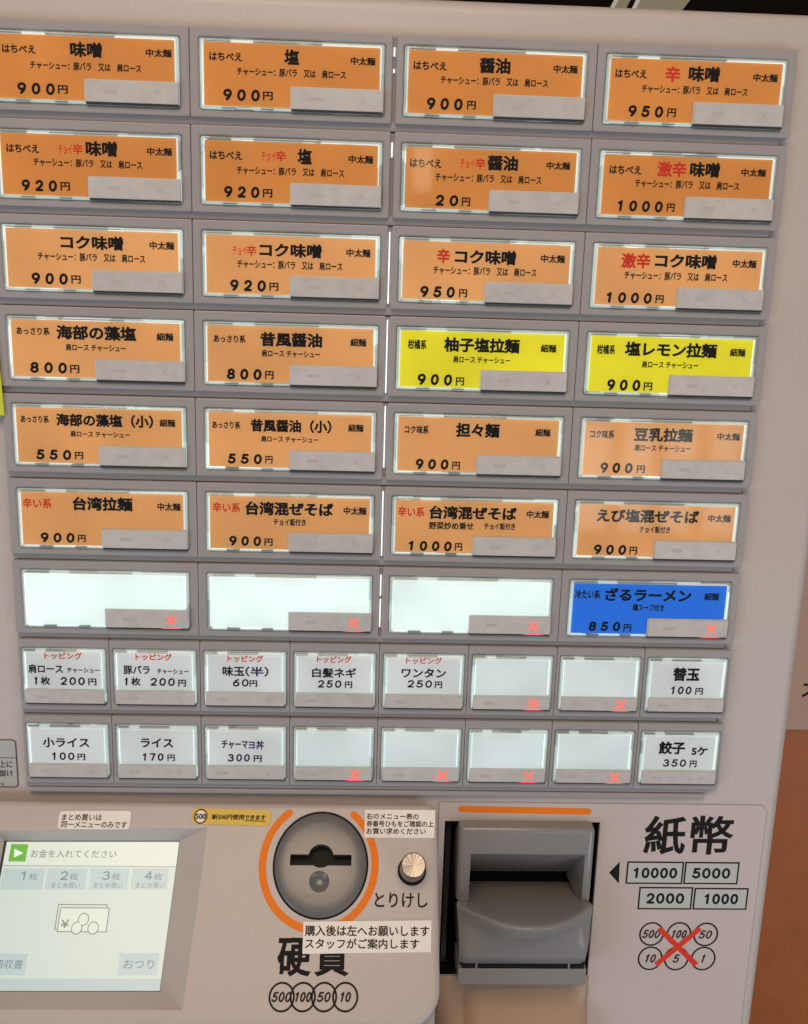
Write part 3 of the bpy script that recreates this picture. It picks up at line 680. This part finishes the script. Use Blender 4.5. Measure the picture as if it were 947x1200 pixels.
face = cut(slab.mesh('console_face'), [frm.mesh('opening', True), cc.mesh('coin_hole', True)])
link('console_face', face, consl)
# lower body under the slope
lb = MB(); e = con(0, CB, 0)
lb.box(-70, CR-1.5, -760, e[1]+6, -60, e[2]-7, M['body'], 14, 5, only=lambda ed: abs(ed.verts[0].co.y-ed.verts[1].co.y) > 50 and ed.verts[0].co.z > 0 and ed.verts[0].co.x > 0)
link('console_base', lb.mesh('console_base'), consl)

# ---- coin unit
cu = link('coin_slot', None, consl, con(bc[0], -bc[1], 0), 'round dark grey coin slot')
dz = MB()
prof = [(1.0, -9.0), (1.0, -0.6), (0.985, 0.35), (0.955, 0.9), (0.90, 1.25), (0.75, 1.75), (0.5, 2.1), (0.25, 2.3)]
nn = 64; k = dz.mi(M['coin']); loops = []
for s_, h in prof: loops.append([dz.bm.verts.new(cflip(a, b, h)) for a, b in ell(bc[0], bc[1], bra*s_, brb*s_, nn)])
for A, B in zip(loops, loops[1:]):
    for q in range(nn):
        f = dz.bm.faces.new((A[q], A[(q+1) % nn], B[(q+1) % nn], B[q])); f.smooth = True
dz.bm.faces.new(loops[-1]); dz.bm.faces.new(loops[0][::-1])
s0, s1 = z2(228, 335), z2(500, 335); syt, syb = z2(365, 311)[1], z2(365, 360)[1]
cs = MB(); cs.prism([(s0[0], syb), (s1[0], syb), (s1[0], syt), (s0[0], syt)], -8.2, 9, M['dark'], cflip)
bmp = MB(); c = z2(365, 318); bmp.prism(ell(c[0], c[1], z2(420, 312)[0]-c[0], z2(365, 266)[1]-c[1], 28), -7.4, 9, M['dark'], cflip)
def ball(c, h, ra, rb, rh, m, nu=24, nv=12):
    b = MB(); i = b.mi(m); R_ = []
    for v in range(1, nv):
        t = math.pi*v/nv; R_.append([b.bm.verts.new(cflip(c[0]+ra*math.sin(t)*math.cos(2*math.pi*u/nu), c[1]+rb*math.sin(t)*math.sin(2*math.pi*u/nu), h+rh*math.cos(t))) for u in range(nu)])
    for A, B in zip(R_, R_[1:]):
        for u in range(nu):
            f = b.bm.faces.new((A[u], A[(u+1) % nu], B[(u+1) % nu], B[u])); f.smooth = True
    b.bm.faces.new(R_[0]); b.bm.faces.new(R_[-1])
    return b
dm = ball(z2(357, 432), 4.4, 6.4, 6.6, 4.6, M['coin'])
link('bezel', cut(dz.mesh('bezel', True), [cs.mesh('s', True), bmp.mesh('b', True), dm.mesh('d', True)]), cu)
sb = MB(); sb.prism([(s0[0]-1, syb-1), (s1[0]+1, syb-1), (s1[0]+1, syt+8), (s0[0]-1, syt+8)], -8.6, -6.6, M['dark'], cflip)
link('slot_bottom', sb.mesh('slot_bottom'), cu)
rg = MB(); rg.strip(ell(bc[0], bc[1], bra+0.4, brb+0.4, 64), 1.0, -3.0, M['dark'], cflip, closed=True)
link('gap_ring', rg.mesh('gap_ring'), cu)
# ---- cancel knob
kc = z2(768, 380); kn = MB(); kr = 6.9
for q, (s_, h0, h1, m) in enumerate(((1.16, -0.2, 0.7, M['dark']),)):
    kn.prism(ell(kc[0], kc[1], kr*s_, kr*s_, 40), h0, h1, m, cflip, True)  # black disc standing for the shadow round the knob's foot
link('knob_shadow_disc', kn.mesh('knob_shadow_disc'), consl)
kn = MB(); i = kn.mi(M['metal']); pr = [(1.0, 0.6), (1.0, 16.6), (0.97, 17.2), (0.90, 17.6)]; lo = []
for s_, h in pr: lo.append([kn.bm.verts.new((kr*s_*math.cos(2*math.pi*u/40), h, -kr*s_*math.sin(2*math.pi*u/40))) for u in range(40)])
for A, B in zip(lo, lo[1:]):
    for u in range(40):
        f = kn.bm.faces.new((A[u], A[(u+1) % 40], B[(u+1) % 40], B[u])); f.smooth = True

for u in range(40):                       # turned face: each wedge catches the light a little differently
    p, q = lo[-1][u].co, lo[-1][(u+1) % 40].co; d = random.uniform(-0.35, 0.35)
    kn.bm.faces.new([kn.bm.verts.new(c) for c in ((p.x, p.y-0.02+d*.2, p.z), (q.x, q.y-0.02-d*.2, q.z), (0, 17.35, 0))])
me = kn.mesh('cancel_knob', True)
ko = link('cancel_knob', me, consl, con(kc[0], -kc[1], 0), 'brushed steel cancel knob')
ko.rotation_euler = Vector((0, -NN[2], NN[1])).to_track_quat('Z', 'Y').to_euler()
# ---- printing on the console
CH_ = 0.06
mb = MB(); ac = z2(355, 352); ra = (z2(605, 352)[0]-z2(105, 352)[0])/2; rbv = (z2(355, 69)[1]-z2(355, 635)[1])/2
path = []
for q in range(61):
    t = math.radians(90+35 + (360-72)*q/60); path.append((ac[0]+ra*math.cos(t), ac[1]+rbv*math.sin(t)))
mb.strip(path, 4.1, CH_, M['orange'], cflip); link('orange_ring', mb.mesh('orange_ring'), consl)
mb = MB(); box_text(mb, z2, 170, 322, 678, 850, '硬', M['ink'], CH_, cflip, bold=0.026); box_text(mb, z2, 335, 490, 678, 850, '貨', M['ink'], CH_, cflip, bold=0.026)
link('lettering', mb.mesh('lettering'), consl, label='large black characters reading 硬貨')
mb = MB(); box_text(mb, z2, 603, 838, 478, 545, 'とりけし', M['ink'], CH_, cflip, bold=0.016)
link('lettering', mb.mesh('lettering'), consl, label='black lettering reading とりけし')
for txt, cx, tx in (('500', 190, 84), ('100', 284, 76), ('50', 378, 58), ('10', 472, 50)):
    mb = MB(); c = z2(cx, 941); ra = z2(cx+54, 941)[0]-c[0]; rbv = c[1]-z2(cx, 941+64)[1]
    mb.strip(ell(c[0], c[1], ra, rbv), 1.0, CH_+0.02*(cx//94), M['ink'], cflip, closed=True)
    a_, b_ = z2(cx-tx/2, 941), z2(cx+tx/2, 941); mb.num(txt, a_[0], b_[0], a_[1], z2(cx, 918)[1]-z2(cx, 964)[1], CH_+0.12, M['ink'], cflip, 0.175, 0.14, 0.18)
    link('coin_mark', mb.mesh('coin_mark'), consl, label='circled coin value %s' % txt)
# ---- touch screen
ts_ = link('touch_screen', None, consl, con(si[3][0], si[3][1], SD), 'pale backlit touch screen')
mb = MB(); mb.prism([(a, -b) for a, b in si], SD-2.4, SD-1.2, M['scr_bg'], cflip)
sc0 = SD-1.2
Z5 = (0, 930, 3.642)
def z5(x, y): a, b = on_console(Z5[0]+x/Z5[2], Z5[1]+y/Z5[2], sc0); return a, -b
def quad(mb, x0, x1, y0, y1, m, h):
    xm, ym = (x0+x1)/2, (y0+y1)/2
    l, r, t, b = z5(x0, ym)[0], z5(x1, ym)[0], z5(xm, y0)[1], z5(xm, y1)[1]
    mb.prism([(l, b), (r, b), (r, t), (l, t)], sc0, sc0+h, m, cflip)
xl, xr = si[3][0]+1.5, si[2][0]-1.0
yt, yh = -si[2][1]-0.8, z5(380, 308)[1]
mb.prism([(xl, yh), (xr, yh), (xr, yt), (xl, yt)], sc0, sc0+0.05, M['scr_head'], cflip)
mb.prism([(xl, yh-0.35), (xr, yh-0.35), (xr, yh), (xl, yh)], sc0, sc0+0.08, M['scr_line'], cflip)
yq = z5(380, 790)[1]; mb.prism([(xl, -si[1][1]+0.6), (xr-0.5, -si[1][1]+0.6), (xr-0.5, yq), (xl, yq)], sc0, sc0+0.05, M['scr_btn'], cflip)
link('display', mb.mesh('display'), ts_)
mb = MB(); quad(mb, 42, 115, 216, 290, M['scr_green'], 0.1)
tp = [z5(62, 235), z5(60, 273), z5(101, 254)]; mb.prism(tp, sc0, sc0+0.16, M['scr_white'], cflip)
box_text(mb, z5, 132, 498, 240, 274, 'お金を入れてください', M['scr_txt2'], sc0+0.1, cflip, bold=0.006)
link('prompt_line', mb.mesh('prompt_line'), ts_)
for n, x0, x1, tx in (('1', 8, 186, 85), ('2', 198, 368, 258), ('3', 384, 548, 438), ('4', 562, 716, 618)):
    mb = MB(); quad(mb, x0, x1, 320, 410, M['scr_btn'], 0.08)
    a_, b_ = z5(tx, 350), z5(tx+34, 350); mb.num(n, a_[0], b_[0], a_[1], z5(tx, 331)[1]-z5(tx, 369)[1], sc0+0.12, M['scr_txt'], cflip, 0.17, 0.2, 0.0)
    box_text(mb, z5, tx+40, tx+76, 340, 370, '枚', M['scr_txt'], sc0+0.1, cflip, bold=0.004)
    if n != '1': box_text(mb, z5, tx-38, tx+84, 380, 404, 'まとめ買い', M['scr_txt'], sc0+0.1, cflip, bold=0.0)
    link('screen_key', mb.mesh('screen_key'), ts_, label='screen key reading %s枚' % n)
for txt, x0, x1, y0, y1, a, b in (('領収書', -30, 112, 682, 775, -26, 98), ('おつり', 506, 676, 680, 776, 528, 658)):
    mb = MB(); quad(mb, x0, x1, y0, y1, M['scr_btn'], 0.08); box_text(mb, z5, a, b, 708, 748, txt, M['scr_txt'], sc0+0.1, cflip, bold=0.006)
    link('screen_key', mb.mesh('screen_key'), ts_, label='screen key reading %s' % txt)
mb = MB()
def frame5(x0, x1, y0, y1, t, h, fill):
    quad(mb, x0, x1, y0, y1, M['scr_txt2'], h); quad(mb, x0+t, x1-t, y0+t, y1-t, fill, h+0.05)
frame5(240, 452, 472, 582, 4, 0.06, M['scr_bg']); frame5(250, 462, 486, 592, 4, 0.14, M['scr_head'])
box_text(mb, z5, 260, 296, 538, 574, '¥', M['scr_txt2'], sc0+0.24, cflip, bold=0.01)
for cx, cy in ((328, 574), (398, 574), (357, 537)):
    c = z5(cx, cy); r_ = z5(cx+24, cy)[0]-c[0]; r2 = c[1]-z5(cx, cy+28)[1]
    mb.prism(ell(c[0], c[1], r_, r2, 30), sc0, sc0+0.28, M['scr_txt2'], cflip); mb.prism(ell(c[0], c[1], r_-.5, r2-.5, 30), sc0+.2, sc0+0.34, M['scr_head'], cflip)
link('money_picture', mb.mesh('money_picture'), ts_)
mb = MB(); rim = [(a, -b) for a, b in si]
mb.strip([rim[3], rim[2]], 1.0, sc0+0.5, M['seam'], cflip, caps=False); mb.strip([rim[2], rim[1]], 0.7, sc0+0.45, M['seam'], cflip, caps=False)
mb.strip([rim[0], rim[1]], 0.8, sc0+0.5, M['seam'], cflip, caps=False); mb.strip([(rim[3][0]+.5, rim[3][1]), (rim[0][0]+.5, rim[0][1])], 1.6, sc0+0.45, M['seam'], cflip, caps=False)
link('screen_rim', mb.mesh('screen_rim'), ts_)

# ================================================================== STICKERS (things of their own)
def sticker_base(mb, q, m, th, fn, r=0.8):
    """quad of corner points TL, TR, BR, BL in console coordinates, corners slightly rounded"""
    p = [q[3], q[2], q[1], q[0]]; o = []
    for k in range(4):
        c = Vector(p[k]); a = (Vector(p[k-1])-c).normalized()*r; b = (Vector(p[(k+1) % 4])-c).normalized()*r
        for s_ in (0, .33, .67, 1): o.append(tuple(c + a*(1-s_)**2 + b*s_**2))
    mb.prism(o, 0.12, 0.12+th, m, fn)
def z2q(*pts): return [z2(*p) for p in pts]
root = link('paper_notice', None, None, con(*[z2(568, 676)[0], -z2(568, 676)[1]], 0), 'white paper notice stuck below the coin slot, covering part of the large characters', 'notice', 'paper notices stuck on the console')
mb = MB(); sticker_base(mb, z2q((287, 607), (855, 601), (852, 742), (282, 750)), M['paper'], 0.35, cflip, 0.5); link('paper', mb.mesh('paper'), root)
mb = MB(); box_text(mb, z2, 293, 845, 624, 672, '購入後は左へお願いします', M['ink'], 0.5, cflip, bold=0.018, thick=0.1); box_text(mb, z2, 293, 800, 682, 728, 'スタッフがご案内します', M['ink'], 0.5, cflip, bold=0.018, thick=0.1)
link('lettering', mb.mesh('lettering'), root)
root = link('paper_notice', None, None, con(z2(716, 172)[0], -z2(716, 172)[1], 0), 'small white three-line notice at the upper right of the coin slot', 'notice', 'paper notices stuck on the console')
mb = MB(); sticker_base(mb, z2q((560, 110), (872, 112), (868, 236), (557, 234)), M['paper'], 0.35, cflip, 0.5); link('paper', mb.mesh('paper'), root)
mb = MB()
for t_, x0, x1, y in (('右のメニュー表の', 566, 798, 140), ('券番号ひもをご確認の上', 566, 864, 173), ('お買い求めください', 566, 830, 206)):
    box_text(mb, z2, x0, x1, y-14, y+14, t_, M['ink'], 0.5, cflip, bold=0.018, thick=0.1)
link('lettering', mb.mesh('lettering'), root)
Z6 = (0, 840, 3.1567)
def z6(x, y): a, b = on_console(Z6[0]+x/Z6[2], Z6[1]+y/Z6[2]); return a, -b
c = z6(350, 382); root = link('paper_notice', None, None, con(c[0], -c[1], 0), 'small white two-line sticker above the touch screen', 'notice', 'paper notices stuck on the console')
mb = MB(); sticker_base(mb, [z6(222, 349), z6(487, 348), z6(479, 417), z6(213, 416)], M['paper'], 0.3, cflip, 2.2); link('paper', mb.mesh('paper'), root)
mb = MB(); box_text(mb, z6, 230, 378, 361, 385, 'まとめ買いは', M['ink'], 0.45, cflip, bold=0.012, thick=0.1); box_text(mb, z6, 227, 470, 388, 412, '同一メニューのみです', M['ink'], 0.45, cflip, bold=0.012, thick=0.1)
link('lettering', mb.mesh('lettering'), root)
Z7 = (215, 940, 8.609)
def z7(x, y): a, b = on_console(Z7[0]+x/Z7[2], Z7[1]+y/Z7[2]); return a, -b
c = z7(480, 150); root = link('coin_sticker', None, None, con(c[0], -c[1], 0), 'long yellow sticker with a circled 500 between the screen and the coin slot', 'sticker')
mb = MB(); sticker_base(mb, [z7(95, 62), z7(885, 80), z7(872, 242), z7(85, 222)], M['yellow'], 0.3, cflip, 2.5); link('backing', mb.mesh('backing'), root)
mb = MB(); c = z7(175, 145); ra = z7(238, 145)[0]-c[0]; rb_ = c[1]-z7(175, 216)[1]
mb.strip(ell(c[0], c[1], ra, rb_, 36), 0.6, 0.5, M['ink'], cflip, closed=True)
mb.prism(ell(c[0], c[1], ra*.8, rb_*.8, 30), 0.42, 0.47, M['paper'], cflip)
box_text(mb, z7, 124, 228, 118, 174, '500', M['ink'], 0.5, cflip, bold=0.03, thick=0.1)
box_text(mb, z7, 288, 612, 124, 180, '新500円使用', M['ink'], 0.5, cflip, bold=0.024, thick=0.1); box_text(mb, z7, 616, 830, 132, 182, 'できます', M['ink'], 0.5, cflip, bold=0.03, thick=0.1)
mb.strip([z7(615, 188), z7(720, 192), z7(830, 196)], 0.4, 0.5, M['ink'], cflip, caps=False)
link('lettering', mb.mesh('lettering'), root)
# usage label and yellow notice on the cabinet's left
def zl(px, py): return on_panel(px, py, FRONT+0.3)
c = zl(0, 895); root = link('usage_label', None, None, (c[0], c[1], FRONT), 'pale usage label with a thin dark outline at the left edge below the buttons', 'label')
r1, b1, t1 = zl(19.5, 890)[0], zl(10, 922)[1], zl(10, 867)[1]
mb = MB(); mb.prism(rrect(r1-62, r1, b1, t1, 2.2, 5), FRONT+0.05, FRONT+0.4, M['pale'])
mb.strip(rrect(r1-62, r1, b1, t1, 2.2, 5), 0.45, FRONT+0.46, M['ink'], closed=True)
yy = zl(10, 888)[1]; mb.strip([(r1-62, yy), (r1-30, yy), (r1, yy)], 0.4, FRONT+0.44, M['ink'], caps=False)
link('backing', mb.mesh('backing'), root)
mb = MB()
for t_, x0, x1, y0, y1 in (('上に', -1, 14.5, 891, 899), ('御け', -1, 15.5, 902, 910), ('い。', -8, 5, 914, 920)):
    box_text(mb, zl, x0, x1, y0, y1, t_, M['ink'], FRONT+0.44, None, bold=0.004)
link('lettering', mb.mesh('lettering'), root)
c = zl(0, 460); mb = MB(); x1 = on_panel(4.2, 478, 1.6)[0]; y0, y1 = on_panel(3, 487, 1.6)[1], on_panel(3, 400, 1.6)[1]
mb.prism([(x1-30, y0+0.3), (x1+0.2, y0), (x1-1.3, y1), (x1-31, y1)], 1.0, 1.5, M['lime'])
link('yellow_notice', mb.mesh('yellow_notice'), None, (0, 0, 0), 'plain yellow slip hanging at the left edge beside the menu buttons', 'notice')

# ================================================================== BEHIND THE MACHINE
BW = -420
def bk_(px, py, w=BW): return on_panel(px, py, w)
px0, py0 = bk_(860, 1300); _, pym = bk_(930, 855, BW+2)
mb = MB(); mb.box(-900, 1500, -1500, pym+330, BW-30, BW, M['wood'])
link('wood_wall', mb.mesh('wood_wall'), None, (0, 0, 0), 'orange-brown wooden wall behind the right side of the ticket machine', 'wall')
root = link('wall_poster', None, None, (650, pym, BW+2), 'cream paper poster with dark writing on the wooden wall right of the machine', 'poster')
mb = MB(); mb.box(px0-70, px0+480, pym, pym+300, BW+0.5, BW+2, M['wallpaper']); link('paper', mb.mesh('paper'), root)
mb = MB(); l, t = bk_(941, 801, BW+2); _, b = bk_(941, 824, BW+2); mb.text('不', l+(t-b)*0.55, (t+b)/2, (t-b)*1.1, (t-b), BW+2.1, M['ink'], bold=0.012)
link('lettering', mb.mesh('lettering'), root)
mb = MB(); mb.box(-900, 1500, pym+334, 1200, BW-60, BW-34, M['black_wall'])
link('dark_wall', mb.mesh('dark_wall'), None, (0, 0, 0), 'near-black wall above the top edge of the ticket machine', 'wall')
SWz = -300
def sheet_thing(pts, m, label):
    mb = MB(); P = [on_panel(x, y, SWz) for x, y in pts]; mb.prism(P, SWz-4, SWz, m)
    q = P[0]; mb.strip([P[0], P[3]], 3.0, SWz+0.1, M['white_edge'], caps=False)
    return link('leaning_board', mb.mesh('leaning_board'), None, (0, 0, 0), label, 'board', 'pale boards behind the machine top')
sheet_thing([(742, 12), (798, 14), (840, -40), (770, -45)], M['sheet'], 'wide grey-green board with a white edge behind the top of the machine')
sheet_thing([(717, 10), (733, 11), (762, -42), (744, -42)], M['sheet'], 'narrow pale board strip just left of the wide grey-green board')
